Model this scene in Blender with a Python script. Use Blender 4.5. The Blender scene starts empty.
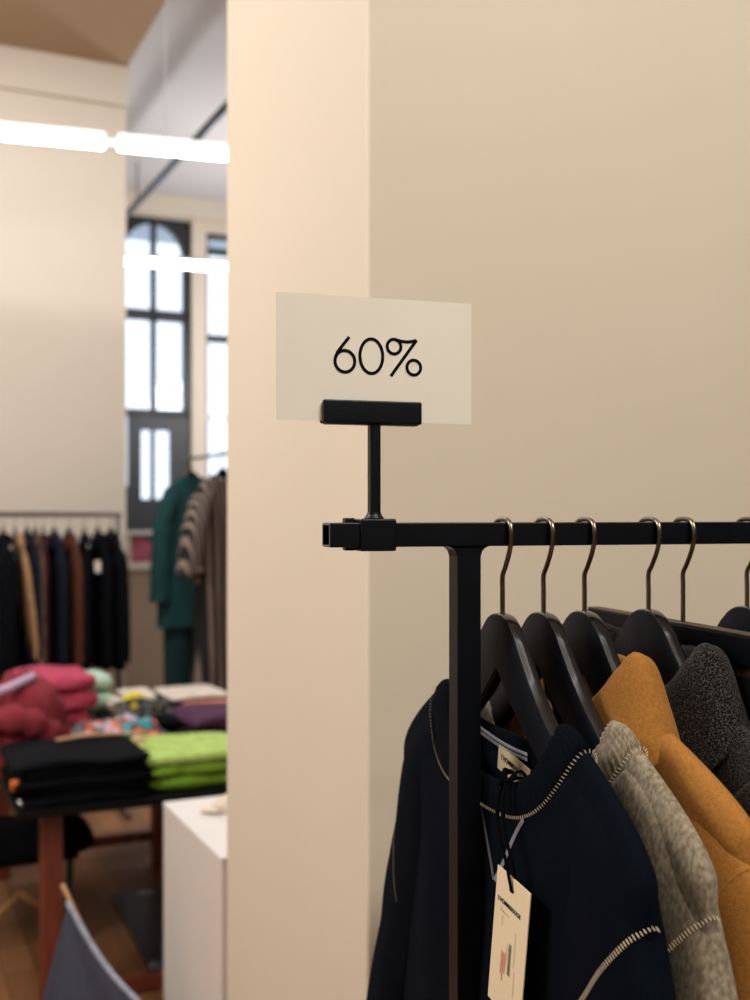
import bpy, bmesh, math, random
from mathutils import Vector, Matrix, noise
from mathutils.bvhtree import BVHTree
random.seed(7)
C = bpy.context.scene.collection
PI = math.pi
F, EYE, HOR = 1093.75, 1.6, 515.0
ROOM = math.radians(25.0)          # the room's axes, turned about z
RACK = math.radians(17.24)         # the clothes rack's axes
cR, sR = math.cos(ROOM), math.sin(ROOM)
cK, sK = math.cos(RACK), math.sin(RACK)

def RM(u, v, z=0.0): return Vector((u*cR - v*sR, u*sR + v*cR, z))      # room axes -> world
def at(px, py, d): return Vector(((px-375)/F*d, d, EYE-(py-HOR)/F*d))  # bearing + distance -> world
def to_room(p): return (p.x*cR + p.y*sR, -p.x*sR + p.y*cR)
def lerp(a, b, t): return a + (b-a)*t
def sm(t): t = max(0, min(1, t)); return t*t*(3-2*t)
def interp(tab, x):
    if x <= tab[0][0]: return tab[0][1]
    for (a, b), (c, d) in zip(tab, tab[1:]):
        if x <= c: return lerp(b, d, (x-a)/(c-a))
    return tab[-1][1]
def catmull(pts, n=8):
    P = [Vector(p) for p in pts]; out = []
    for i in range(len(P)-1):
        p0 = P[max(i-1, 0)]; p1 = P[i]; p2 = P[i+1]; p3 = P[min(i+2, len(P)-1)]
        for k in range(n):
            t = k/n
            out.append(0.5*((2*p1)+(-p0+p2)*t+(2*p0-5*p1+4*p2-p3)*t*t+(-p0+3*p1-3*p2+p3)*t**3))
    out.append(P[-1]); return out

# ------------------------------------------------------------------ materials
def lin(c):
    r = []
    for x in c:
        x = x/255.0
        r.append(x/12.92 if x <= .04045 else ((x+.055)/1.055)**2.4)
    return (*r, 1.0)
def mat(name, col, rough=.6, metal=0.0, var=0.0, vscale=20, bump=0.0, bscale=200, detail=4, col2=None, emit=0, sheen=0, spec=.5, stretch=None, coat=0):
    m = bpy.data.materials.new(name); m.use_nodes = True
    nt = m.node_tree; N = nt.nodes; L = nt.links
    b = N['Principled BSDF']
    b.inputs['Base Color'].default_value = lin(col)
    b.inputs['Roughness'].default_value = rough
    b.inputs['Metallic'].default_value = metal
    b.inputs['Specular IOR Level'].default_value = spec
    if sheen: b.inputs['Sheen Weight'].default_value = sheen; b.inputs['Sheen Roughness'].default_value = .5
    if coat: b.inputs['Coat Weight'].default_value = coat; b.inputs['Coat Roughness'].default_value = .12
    if emit:
        b.inputs['Emission Color'].default_value = lin(col); b.inputs['Emission Strength'].default_value = emit
    tc = N.new('ShaderNodeTexCoord'); mp = N.new('ShaderNodeMapping')
    L.new(tc.outputs['Object'], mp.inputs['Vector'])
    if stretch: mp.inputs['Scale'].default_value = stretch
    if var or col2:
        n = N.new('ShaderNodeTexNoise'); n.inputs['Scale'].default_value = vscale; n.inputs['Detail'].default_value = detail
        L.new(mp.outputs['Vector'], n.inputs['Vector'])
        r = N.new('ShaderNodeValToRGB')
        c = lin(col)
        lo = lin(col2) if col2 else tuple(x*(1-var) for x in c[:3])+(1,)
        hi = c if col2 else tuple(min(1, x*(1+var)) for x in c[:3])+(1,)
        r.color_ramp.elements[0].color = lo; r.color_ramp.elements[1].color = hi
        r.color_ramp.elements[0].position = .36; r.color_ramp.elements[1].position = .64
        L.new(n.outputs['Fac'], r.inputs['Fac']); L.new(r.outputs['Color'], b.inputs['Base Color'])
    if bump:
        n2 = N.new('ShaderNodeTexNoise'); n2.inputs['Scale'].default_value = bscale; n2.inputs['Detail'].default_value = 3
        L.new(mp.outputs['Vector'], n2.inputs['Vector'])
        bp = N.new('ShaderNodeBump'); bp.inputs['Strength'].default_value = bump; bp.inputs['Distance'].default_value = .002
        L.new(n2.outputs['Fac'], bp.inputs['Height']); L.new(bp.outputs['Normal'], b.inputs['Normal'])
    return m
def stripe_mat(name, c1, c2, freq, axis='X', dist=1.5):
    m = mat(name, c1, .85); nt = m.node_tree; N = nt.nodes; L = nt.links
    tc = N.new('ShaderNodeTexCoord'); w = N.new('ShaderNodeTexWave'); w.bands_direction = axis
    w.inputs['Scale'].default_value = freq; w.inputs['Distortion'].default_value = dist; w.inputs['Detail'].default_value = 1
    L.new(tc.outputs['Object'], w.inputs['Vector'])
    r = N.new('ShaderNodeValToRGB'); r.color_ramp.elements[0].color = lin(c1); r.color_ramp.elements[1].color = lin(c2)
    r.color_ramp.elements[0].position = .5; r.color_ramp.elements[1].position = .62
    L.new(w.outputs['Fac'], r.inputs['Fac']); L.new(r.outputs['Color'], N['Principled BSDF'].inputs['Base Color'])
    return m
def multi_mat(name, cols, scale):
    m = mat(name, cols[0], .85); nt = m.node_tree; N = nt.nodes; L = nt.links
    tc = N.new('ShaderNodeTexCoord'); n = N.new('ShaderNodeTexNoise'); n.inputs['Scale'].default_value = scale; n.inputs['Detail'].default_value = 1
    L.new(tc.outputs['Object'], n.inputs['Vector'])
    r = N.new('ShaderNodeValToRGB'); cr = r.color_ramp; cr.interpolation = 'CONSTANT'
    cr.elements[0].color = lin(cols[0]); cr.elements[1].color = lin(cols[-1]); cr.elements[1].position = .66
    for i, c in enumerate(cols[1:-1]):
        e = cr.elements.new(.36+.3*(i)/(len(cols)-2)); e.color = lin(c)
    L.new(n.outputs['Fac'], r.inputs['Fac']); L.new(r.outputs['Color'], N['Principled BSDF'].inputs['Base Color'])
    return m
def plank_mat():
    m = mat('floor_planks', (150, 100, 62), .45); nt = m.node_tree; N = nt.nodes; L = nt.links
    tc = N.new('ShaderNodeTexCoord'); mp = N.new('ShaderNodeMapping'); mp.inputs['Rotation'].default_value = (0, 0, PI/2)
    L.new(tc.outputs['Object'], mp.inputs['Vector'])
    br = N.new('ShaderNodeTexBrick'); br.inputs['Scale'].default_value = 1; br.inputs['Brick Width'].default_value = 1.6
    br.inputs['Row Height'].default_value = .11; br.inputs['Mortar Size'].default_value = .002
    br.inputs['Color1'].default_value = lin((158, 108, 68)); br.inputs['Color2'].default_value = lin((128, 84, 50)); br.inputs['Mortar'].default_value = lin((60, 36, 20))
    L.new(mp.outputs['Vector'], br.inputs['Vector'])
    n = N.new('ShaderNodeTexNoise'); n.inputs['Scale'].default_value = 6; n.inputs['Detail'].default_value = 6
    mp2 = N.new('ShaderNodeMapping'); mp2.inputs['Scale'].default_value = (8, 1, 1); L.new(tc.outputs['Object'], mp2.inputs['Vector']); L.new(mp2.outputs['Vector'], n.inputs['Vector'])
    mx = N.new('ShaderNodeMixRGB'); mx.blend_type = 'MULTIPLY'; mx.inputs['Fac'].default_value = .45
    L.new(br.outputs['Color'], mx.inputs['Color1']); L.new(n.outputs['Color'], mx.inputs['Color2'])
    hs = N.new('ShaderNodeHueSaturation'); hs.inputs['Saturation'].default_value = 1.0; hs.inputs['Value'].default_value = 1.25
    n.inputs['Roughness'].default_value = .5
    bw = N.new('ShaderNodeRGBToBW'); L.new(n.outputs['Color'], bw.inputs['Color']); L.new(bw.outputs['Val'], mx.inputs['Color2'])
    L.new(mx.outputs['Color'], hs.inputs['Color']); L.new(hs.outputs['Color'], N['Principled BSDF'].inputs['Base Color'])
    return m
def glass_mat():
    m = bpy.data.materials.new('window_glass'); m.use_nodes = True; nt = m.node_tree; N = nt.nodes; L = nt.links
    N.remove(N['Principled BSDF'])
    t = N.new('ShaderNodeBsdfTransparent'); t.inputs['Color'].default_value = (.95, .97, 1, 1)
    g = N.new('ShaderNodeBsdfGlossy'); g.inputs['Roughness'].default_value = .02
    mx = N.new('ShaderNodeMixShader'); mx.inputs['Fac'].default_value = .012
    L.new(t.outputs[0], mx.inputs[1]); L.new(g.outputs[0], mx.inputs[2]); L.new(mx.outputs[0], N['Material Output'].inputs['Surface'])
    return m

M = dict(
    wall=mat('cream_plaster', (216, 203, 182), .75, var=.02, vscale=1.5, bump=.05, bscale=120),
    wall_col=mat('warm_plaster', (228, 208, 184), .75, var=.02, vscale=1.5, bump=.05, bscale=120),
    wall_bg=mat('pale_plaster', (216, 204, 186), .85, var=.02, vscale=1.2),
    ceil=mat('ceiling_paint', (205, 202, 200), .9, var=.03, vscale=1),
    soffit=mat('shaded_soffit_paint', (178, 150, 120), .9, var=.03, vscale=1),  # brown puts the shade of the unlit underside into the colour
    dim=mat('fill_cutting_brown', (96, 86, 78), .9, var=.05, vscale=2),  # unseen walls kept dark to cut fill light and deepen garment shadows
    beige=mat('beige_paint', (178, 164, 146), .85, var=.03, vscale=2),
    white=mat('white_paint', (228, 222, 214), .6, var=.02, vscale=4),
    floor=plank_mat(), glass=glass_mat(),
    darkframe=mat('dark_frame_paint', (30, 33, 39), .5, var=.05, vscale=5),
    steel=mat('black_powder_coat', (7, 10, 16), .36, var=.15, vscale=30, bump=.12, bscale=900, spec=.3),
    steelcut=mat('cut_steel_edge', (120, 122, 126), .4, metal=.8),
    baredge=mat('brown_bar_edge', (74, 60, 50), .6, var=.2, vscale=40, spec=.2),
    hook=mat('burnished_hook_metal', (138, 128, 114), .3, metal=1.0, var=.12, vscale=60),
    lacq=mat('black_lacquered_wood', (5, 9, 18), .48, var=.2, vscale=25, bump=.05, bscale=60, spec=.12),
    lacqe=mat('glossy_lacquer_edge', (17, 16, 17), .22, var=.25, vscale=40, coat=.5),  # greyer, glossier lacquer for the upward hanger faces
    navy=mat('navy_sweat_jersey', (8, 13, 21), .95, var=.22, vscale=900, bump=.25, bscale=1400, spec=.05),
    navyrib=mat('navy_rib_knit', (6, 10, 17), .95, var=.2, vscale=900, bump=.3, bscale=1200, spec=.05),
    grey=mat('grey_marl_jersey', (148, 135, 113), .95, col2=(106, 95, 78), vscale=300, detail=9, bump=.12, bscale=2200, spec=.15, stretch=(1, 1, .6), sheen=.1),
    tan=mat('camel_wool', (152, 102, 46), .95, var=.12, vscale=350, bump=.4, bscale=800, spec=.1, sheen=.05),
    char=mat('charcoal_boucle', (88, 80, 73), .95, col2=(8, 8, 10), vscale=650, detail=5, bump=.7, bscale=600, spec=.1, sheen=.08),
    taupe=mat('taupe_wool', (120, 96, 74), .95, var=.15, vscale=200, bump=.3, bscale=600),
    blackfab=mat('black_fabric', (6, 8, 13), .92, var=.25, vscale=60, bump=.4, bscale=90, spec=.12),
    stitch=mat('ecru_thread', (205, 188, 158), .8), stitch2=mat('pale_blue_grey_thread', (168, 168, 176), .8),
    stitchg=mat('cream_thread', (214, 196, 162), .8),
    label=mat('woven_label', (192, 172, 134), .7, var=.08, vscale=60),
    ink=mat('black_ink', (8, 8, 11), .8, spec=.1), redink=mat('red_ink', (190, 36, 28), .6),
    greyink=mat('grey_ink', (120, 108, 92), .7),
    card=mat('sign_card', (228, 219, 203), .7, var=.015, vscale=8, bump=.05, bscale=400),
    tagc=mat('tag_card', (232, 214, 178), .7, var=.02, vscale=10),
    cord=mat('black_cord', (4, 4, 6), .9, spec=.05),
    redwood=mat('red_brown_wood', (112, 52, 34), .45, var=.25, vscale=6, stretch=(8, 8, 1)),
    wood=mat('light_wood', (176, 128, 80), .5, var=.2, vscale=8),
    tabletop=mat('black_tabletop', (9, 10, 13), .6, var=.1, vscale=10, spec=.15),
    metal=mat('bright_metal', (200, 205, 212), .2, metal=1.0),
    rail=mat('brown_rail_metal', (92, 78, 66), .45, metal=.5),
    lamp=mat('lamp_diffuser', (255, 250, 244), .5, emit=11.0),
    lampbody=mat('lamp_housing', (200, 196, 190), .5),
    wire=mat('lamp_wire', (120, 116, 112), .6),
    track=mat('track_metal', (92, 96, 106), .45, metal=.3),
)

fm = lambda n, c, **k: mat(n, c, .92, var=.12, vscale=25, bump=.4, bscale=120, spec=.2, **k)
MF = dict(pinkbag=fm('dusty_pink', (188, 104, 124)), green=fm('shaded_lime_jersey', (126, 168, 54)), green2=fm('lit_lime_jersey', (172, 198, 106)), pink=fm('pink_jersey', (182, 70, 94)), pinkd=fm('deep_pink_jersey', (128, 26, 56)),  # greens: lit top tone and shaded side tone of one jersey
          red=fm('burgundy_nylon', (132, 48, 56)), mint=fm('mint_knit', (178, 206, 180)), white=fm('white_jersey', (226, 212, 196)), purple=fm('plum_jersey', (84, 52, 74)),
          salmon=fm('salmon_jersey', (212, 140, 120)), yellow=fm('yellow_jersey', (226, 206, 60)), orange=fm('orange_jersey', (220, 120, 60)), denim=mat('grey_denim', (70, 78, 94), .85, var=.15, vscale=120, bump=.3, bscale=300),
          scarf=multi_mat('floral_print', [(40, 150, 150), (196, 186, 214), (226, 128, 74), (100, 62, 80), (60, 160, 165), (232, 140, 84)], 14),
          teal=mat('teal_fabric', (0, 56, 55), .9, var=.15, vscale=10), navy2=fm('dark_navy_cloth', (18, 24, 36)), rust=fm('rust_cloth', (84, 46, 34)), wine=fm('wine_cloth', (62, 24, 34)), camel=fm('camel_cloth', (172, 134, 96)), brown=fm('taupe_cloth', (92, 74, 60)), lav=fm('lavender_cloth', (190, 165, 190)))

for nd in M['char'].node_tree.nodes:
    if nd.type == 'VALTORGB': nd.color_ramp.elements[0].position = .46; nd.color_ramp.elements[1].position = .74
# ------------------------------------------------------------------ mesh building
class MB:
    def __init__(s): s.v = []; s.f = []
    def add(s, vs, fs):
        o = len(s.v); s.v += [Vector(p) for p in vs]; s.f += [tuple(i+o for i in f) for f in fs]; return s
    def box(s, x0, x1, y0, y1, z0, z1, mtx=None):
        vs = [Vector((x, y, z)) for z in (z0, z1) for y in (y0, y1) for x in (x0, x1)]
        if mtx: vs = [mtx @ p for p in vs]
        return s.add(vs, [(0, 2, 3, 1), (4, 5, 7, 6), (0, 1, 5, 4), (2, 6, 7, 3), (0, 4, 6, 2), (1, 3, 7, 5)])
    def loft(s, rings, closed=True, cap=True):
        n = len(rings[0]); vs = [p for r in rings for p in r]; fs = []
        for i in range(len(rings)-1):
            for j in range(n if closed else n-1):
                k = (j+1) % n
                fs.append((i*n+j, i*n+k, (i+1)*n+k, (i+1)*n+j))
        if cap and closed:
            fs.append(tuple(range(n-1, -1, -1))); fs.append(tuple((len(rings)-1)*n+j for j in range(n)))
        return s.add(vs, fs)
    def tube(s, path, r, seg=10, cap=True, flat=1.0):
        P = [Vector(p) for p in path]; rings = []; up = None
        for i, p in enumerate(P):
            t = (P[min(i+1, len(P)-1)]-P[max(i-1, 0)]).normalized()
            if up is None:
                up = Vector((0, 0, 1)) if abs(t.z) < .9 else Vector((1, 0, 0))
            a = t.cross(up)
            if a.length < 1e-5: a = t.orthogonal()
            a.normalize(); b = a.cross(t).normalized(); up = b
            rr = r[i] if isinstance(r, (list, tuple)) else r
            rings.append([p + a*math.cos(2*PI*k/seg)*rr + b*math.sin(2*PI*k/seg)*rr*flat for k in range(seg)])
        return s.loft(rings, True, cap)
    def prism(s, poly, t0, t1, fn):     # fn(a, b, t) -> point
        n = len(poly)
        vs = [fn(a, b, t0) for a, b in poly]+[fn(a, b, t1) for a, b in poly]
        fs = [tuple(range(n-1, -1, -1)), tuple(range(n, 2*n))]+[(i, (i+1) % n, n+(i+1) % n, n+i) for i in range(n)]
        return s.add(vs, fs)
    def data(s, name):
        me = bpy.data.meshes.new(name); me.from_pydata([tuple(p) for p in s.v], [], s.f); me.update()
        bm = bmesh.new(); bm.from_mesh(me); bmesh.ops.recalc_face_normals(bm, faces=bm.faces); bm.to_mesh(me); bm.free()
        return me
def obj(name, mb, m, parent=None, smooth=False, bevel=0, solid=0, loc=None, rotz=0, seg=2, sub=0):
    me = mb.data(name) if isinstance(mb, MB) else mb
    o = bpy.data.objects.new(name, me); C.objects.link(o)
    if not me.materials: me.materials.append(m)
    if smooth:
        for p in me.polygons: p.use_smooth = True
    if loc is not None: o.location = loc
    o.rotation_euler = (0, 0, rotz)
    if parent: o.parent = parent
    if solid:
        md = o.modifiers.new('solid', 'SOLIDIFY'); md.thickness = solid; md.offset = 0
    if bevel:
        md = o.modifiers.new('bevel', 'BEVEL'); md.width = bevel; md.segments = seg; md.limit_method = 'ANGLE'; md.angle_limit = math.radians(40); md.harden_normals = False
        for p in me.polygons: p.use_smooth = True
        w = o.modifiers.new('wn', 'WEIGHTED_NORMAL')
    if sub:
        md = o.modifiers.new('sub', 'SUBSURF'); md.levels = sub; md.render_levels = sub
    return o
def tag(o, label, cat, group=None, kind=None):
    o['label'] = label; o['category'] = cat
    if group: o['group'] = group
    if kind: o['kind'] = kind
    return o
def thing(name, label, cat, loc=(0, 0, 0), rotz=0, group=None):
    o = bpy.data.objects.new(name, None); C.objects.link(o); o.empty_display_size = .05
    o.location = loc; o.rotation_euler = (0, 0, rotz)
    return tag(o, label, cat, group)
def struct(name, mb, m, parent=None, label=None, **k):
    o = obj(name, mb, m, parent, **k)
    if not parent:
        o['kind'] = 'structure'
        if label: o['label'] = label
    return o

def rbox(u0, u1, v0, v1, z0, z1, mb=None):      # box along the room's axes, world coordinates
    mb = mb or MB(); return mb.box(u0, u1, v0, v1, z0, z1, Matrix.Rotation(ROOM, 4, 'Z'))

# ------------------------------------------------------------------ room shell
UL, UR, VB, VF = -4.0, 5.2, -3.2, 10.4
UC, VC = to_room(at(367, 500, 1.5))             # near corner of the partition pier
ZL, ZH = 4.21, 4.66
struct('floor', MB().box(UL, UR, VB, VF+.3, -.05, 0), M['floor'], rotz=ROOM, label='brown wooden plank floor')
struct('wall_right', rbox(UC, UC+4.5, VC, VC+.645, 0, ZH), M['wall'], label='cream plastered partition pier behind the clothes rack', bevel=.006)
VW, UW = 6.416, 1.385
struct('wall_back', rbox(UL, UW, VW, VW+.28, 0, ZH), M['wall_bg'], label='pale wall behind the far clothes rack')
struct('trim_1', rbox(UL, UW+.004, VW-.035, VW, 3.98, 4.21), M['wall_bg'], label='cream cornice band at the top of the pale wall')
struct('wall_left', rbox(UL-.2, UL, VB, VF+.3, 0, ZH), M['wall'])
struct('wall_front', rbox(UL-.2, UR+.2, VB-.2, VB, 0, ZH), M['dim'])
struct('wall_side', rbox(UR, UR+.2, VB, VF+.3, 0, ZH), M['dim'])
struct('ceiling', rbox(UL-.2, UR+.2, VB-.2, VF+.5, ZH, ZH+.15), M['ceil'], label='grey white ceiling above the windows')
struct('ceiling', rbox(UL, UW, VB, VW, ZL, ZH), M['soffit'], label='lower ceiling panel with shade painted in at upper left')
struct('trim_2', rbox(-.60, UW-1.17, VB, VW-.035, ZL-.07, ZL), M['wall_bg'], label='pale ceiling beam at the upper left corner')

# far wall with the tall glazed door and windows
def fd(px): k = (px-375)/F; return VF/(-k*sR + cR)
def fu(px): d = fd(px); return to_room(Vector(((px-375)/F*d, d, 0)))[0]
def fz(py, px=160): return EYE-(py-HOR)/F*fd(px)
u_a, u_b = fu(119), fu(192)                     # door bay
u_c, u_d = fu(206.5), fu(206.5)+1.0             # second window
u_e, u_f = fu(119)-1.6, fu(119)-.6              # window hidden behind the back wall
zt = fz(217); z2b, z2t = fz(490, 215), fz(233, 215)
wf = MB()
rbox(UL, u_e, VF, VF+.3, 0, ZH, wf); rbox(u_f, u_a, VF, VF+.3, 0, ZH, wf); rbox(u_b, u_c, VF, VF+.3, 0, ZH, wf); rbox(u_d, UR, VF, VF+.3, 0, ZH, wf)
rbox(u_a, u_b, VF, VF+.3, zt, ZH, wf); rbox(u_c, u_d, VF, VF+.3, z2t, ZH, wf); rbox(u_c, u_d, VF, VF+.3, 0, z2b, wf)
rbox(u_e, u_f, VF, VF+.3, z2t, ZH, wf); rbox(u_e, u_f, VF, VF+.3, 0, z2b, wf)
struct('wall_far', wf, M['wall_bg'], label='cream far wall with tall windows')
struct('trim_3', rbox(UL, UR, VF-.09, VF, 4.48, ZH), M['wall_bg'], label='cream cornice along the far wall')

w1 = bpy.data.objects.new('window_1', None); C.objects.link(w1); w1['kind'] = 'structure'; w1['label'] = 'tall arched dark framed window above the dark door'
um = fu(155.3); f1 = MB(); V0, V1 = VF+.05, VF+.13
def bar(mb, ua, ub, za, zb, v0=V0, v1=V1): return rbox(ua, ub, v0, v1, za, zb, mb)
zd = fz(412)
bar(f1, u_a, u_a+.05, zd, zt); bar(f1, u_b-.07, u_b, zd, zt); bar(f1, um-.024, um+.024, zd, zt)
bar(f1, u_a, u_b, fz(319.5), fz(309)); bar(f1, u_a, u_b, zt-.05, zt); bar(f1, u_a, u_b, fz(417), fz(409))
for sgn, ue in ((1, u_b-.07), (-1, u_a+.05)):   # spandrels of the arch
    za = fz(257); zb = zt-.05; n = 14
    poly = [(ue, zb)]+[(um+(ue-um)*math.sin(PI/2*i/n), za+(zb-za)*math.cos(PI/2*i/n)) for i in range(n+1)]
    f1.prism(poly, V0+.002, V1-.002, lambda a, b, t: RM(a, t, b))
obj('window_frame', f1, M['darkframe'], w1)
g = MB(); bar(g, u_a, um, fz(318), zt, VF+.085, VF+.09); bar(g, um, u_b, fz(318), zt, VF+.085, VF+.09); bar(g, u_a, um, zd, fz(310), VF+.085, VF+.09); bar(g, um, u_b, zd, fz(310), VF+.085, VF+.09)
obj('window_glass', g, M['glass'], w1)

d1 = bpy.data.objects.new('door_1', None); C.objects.link(d1); d1['kind'] = 'structure'; d1['label'] = 'dark door with two narrow glazed panels below the arched window'
dl = fu(130); f2 = MB(); zlt, zlb = fz(430), fz(499)
l1, l2, l3, l4 = fu(142.5), fu(153), fu(156.5), fu(172)
for a, b, c, d in ((dl, l1, 0, zd), (l2, l3, zlb, zlt), (l4, u_b, 0, zd), (l1, l4, zlt, zd), (l1, l4, 0, zlb)): bar(f2, a, b, c, d)
bar(f2, u_a, dl, 0, fz(486)); bar(f2, u_a, u_a+.01, 0, zd)
obj('door_leaf', f2, M['darkframe'], d1)
g = MB(); bar(g, l1, l4, zlb, zlt, VF+.085, VF+.09); bar(g, u_a, dl, fz(486), zd, VF+.085, VF+.09); obj('door_glass', g, M['glass'], d1)
hd = MB(); hd.tube([RM(l4+.05, V0-.04, 1.0), RM(l4+.05, V0-.04, 1.3)], .012); obj('door_handle', hd, M['metal'], d1)
def plain_window(name, ua, ub, lbl):
    w = bpy.data.objects.new(name, None); C.objects.link(w); w['kind'] = 'structure'; w['label'] = lbl
    f = MB(); bar(f, ua, ua+.03, z2b, z2t); bar(f, ub-.04, ub, z2b, z2t); bar(f, ua, ub, z2t-.04, z2t); bar(f, ua, ub, z2b, z2b+.05)
    bar(f, ua, ub, fz(341, 215), fz(334, 215)); bar(f, ua, ub, fz(253, 215), fz(247, 215)); bar(f, (ua+ub)/2-.02, (ua+ub)/2+.02, z2b, z2t)
    obj('window_frame', f, M['darkframe'], w)
    f = MB(); bar(f, ua, ub, fz(419, 215), fz(415, 215)); obj('white_glazing_bar', f, M['white'], w)
    g = MB(); bar(g, ua, ub, z2b, z2t, VF+.085, VF+.09); obj('window_glass', g, M['glass'], w)
plain_window('window_2', u_c, u_d, 'tall window right of the dark door')
plain_window('window_3', u_e, u_f, 'tall window hidden behind the pale wall')

# pale building across the street, seen through the upper panes
struct('wall_outside', rbox(-4, 14, 20, 20.5, 6.75, 12), mat('grey_facade', (150, 158, 166), .9, var=.05, vscale=2), label='pale grey building front across the street behind the upper window panes')
# low beige wall with a white ledge
VP_ = 8.0
struct('wall_low', rbox(.6, 3.8, VP_, VP_+.15, 0, 1.2), M['beige'], label='low beige wall below the display shelf')
struct('trim_4', rbox(.6, 3.8, VP_-.04, VP_+.19, 1.2, 1.235), M['white'], label='white ledge on the low beige wall')

# ------------------------------------------------------------------ lamps
def pendant(p0, p1, zc, n, lbls, grp, ztop=None):
    L = (p1-p0); rot = math.atan2(L.y, L.x); length = L.length
    for i in range(n):
        c = p0 + L*(i/n)
        t = thing('linear_pendant_lamp', lbls[i], 'ceiling light', (c.x, c.y, zc), rot, grp)
        ln = length/n-.06
        obj('diffuser', MB().box(0, ln, -.025, .025, -.024, .026), M['lamp'], t, bevel=.012)
        obj('housing', MB().box(.0, ln, -.018, .018, .026, .05), M['lampbody'], t)
        obj('end_connector', MB().box(ln, ln+.06, -.014, .014, -.012, .02), M['lampbody'], t)
        for x in ((.22,) if ln < 1.3 else (.1, .68) if ln < 1.5 else (.25, ln-.25)):
            q = Matrix.Rotation(rot, 3, 'Z') @ Vector((x, 0, 0)) + c
            uu, vv = to_room(q)
            zc2 = (ZL if (uu < UW and vv < VW) else ZH) - zc
            obj('suspension_wire', MB().tube([(x, 0, .05), (x, 0, zc2)], .003, 6), M['wire'], t)
ZP = 3.35
def row(xa, ya, xb, yb, x_join, n_left, lbl_l, lbl_r, grp): pass
a0 = at(0, 134, 5.02); b0 = at(228, 155, 5.32); a0.z = b0.z = 0
dirv = (b0-a0).normalized()
j0 = at(118, 145, 5.17); j0.z = 0; j0 = a0 + dirv*((j0-a0).dot(dirv))
pendant(j0-dirv*1.5, j0, ZP, 1, ['white linear pendant lamp at upper left, in front of the pale wall'], 'linear pendant lamps')
pendant(j0, j0+dirv*1.06, ZP, 1, ['short white linear pendant lamp ending at the pier edge, in front of grey ceiling'], 'linear pendant lamps')
a1 = at(105, 262, 7.5); a1.z = 0
pendant(a1-dirv*.3, a1+dirv*1.6, ZP, 1, ['white linear pendant lamp hanging before the tall arched window'], 'linear pendant lamps')
for vv, nm in ((.35, 'over the clothes rack'), (-1.8, 'behind the viewer')):
    c = RM(-.2, vv, 0)
    pendant(c-dirv*1.6, c+dirv*1.6, ZP, 1, ['white linear pendant lamp hanging high '+nm], 'linear pendant lamps')
t = MB(); t.tube([at(262, 72, 6.6).xy.to_3d()+Vector((0, 0, 4.3)), at(128, 213, 9.8).xy.to_3d()+Vector((0, 0, 4.3))], .028, 10)
tr = obj('ceiling_track', t, M['track'], smooth=True); tag(tr, 'grey metal track running diagonally under the far ceiling', 'track')
q0 = at(262, 72, 6.6); q1 = at(128, 213, 9.8)
for f in (.12, .9):
    q = q0.lerp(q1, f)
    obj('hanger_rod', MB().tube([(q.x, q.y, 4.32), (q.x, q.y, ZH)], .008, 6), M['track'], tr)

# ------------------------------------------------------------------ foreground clothes rack
BZ = EYE-.0166
bar0 = Vector((-.0405, .91, BZ)); rdir = Vector((cK, sK, 0))
BL = 1.30
rack = thing('clothes_rack', 'black square tube clothes rack in the foreground', 'clothes rack', (bar0.x, bar0.y, 0), RACK)
def tube_sq(mb, x0, x1, y0, y1, z0, z1, w=.0022):     # hollow square tube along x
    o = [(y0, z0), (y1, z0), (y1, z1), (y0, z1)]; i = [(y0+w, z0+w), (y1-w, z0+w), (y1-w, z1-w), (y0+w, z1-w)]
    vs = [(x, a, b) for x in (x0, x1) for a, b in o] + [(x, a, b) for x in (x0, x1) for a, b in i]
    fs = []
    for k in range(4):
        l = (k+1) % 4
        fs += [(k, l, 4+l, 4+k), (8+k, 12+k, 12+l, 8+l), (k, 8+k, 8+l, l), (4+k, 4+l, 12+l, 12+k)]
    mb.add(vs, fs)
rl = MB(); tube_sq(rl, 0, BL, -.0125, .0125, BZ-.0102, BZ+.0102)
obj('top_rail', rl, M['steel'], rack, bevel=.0012)
rim = MB()
for (y0, y1, z0, z1) in ((-.0118, .0118, -.0096, -.0082), (-.0118, .0118, .0082, .0096), (-.0118, -.0104, -.0082, .0082), (.0104, .0118, -.0082, .0082)):
    rim.box(-.0004, .0003, y0, y1, BZ+z0, BZ+z1)
obj('cut_tube_end', rim, M['steelcut'], rack)
PX = .1238
for x in (PX, BL-.1238):
    pp = MB(); pp.box(x-.0108, x+.0108, -.0105, .0105, 0.02, BZ-.0102)
    for s in (-1, 1):   # welded fillet under the rail
        poly = [(s*.0108, -.0102), (s*.0185, -.0102), (s*.0148, -.0118), (s*.0122, -.0145), (s*.0108, -.019)]
        pp.prism(poly, -.0105, .0105, lambda a, b, t, x=x: Vector((x+a, t, BZ+b)))
    obj('upright_post', pp, M['steel'], rack, bevel=.0022)
    obj('foot_tube', MB().box(x-.0125, x+.0125, -.27, .27, .0, .022), M['steel'], rack, bevel=.002)
obj('base_rail', MB().box(PX, BL-.1238, -.0105, .0105, .10, .121), M['steel'], rack, bevel=.002)

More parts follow.
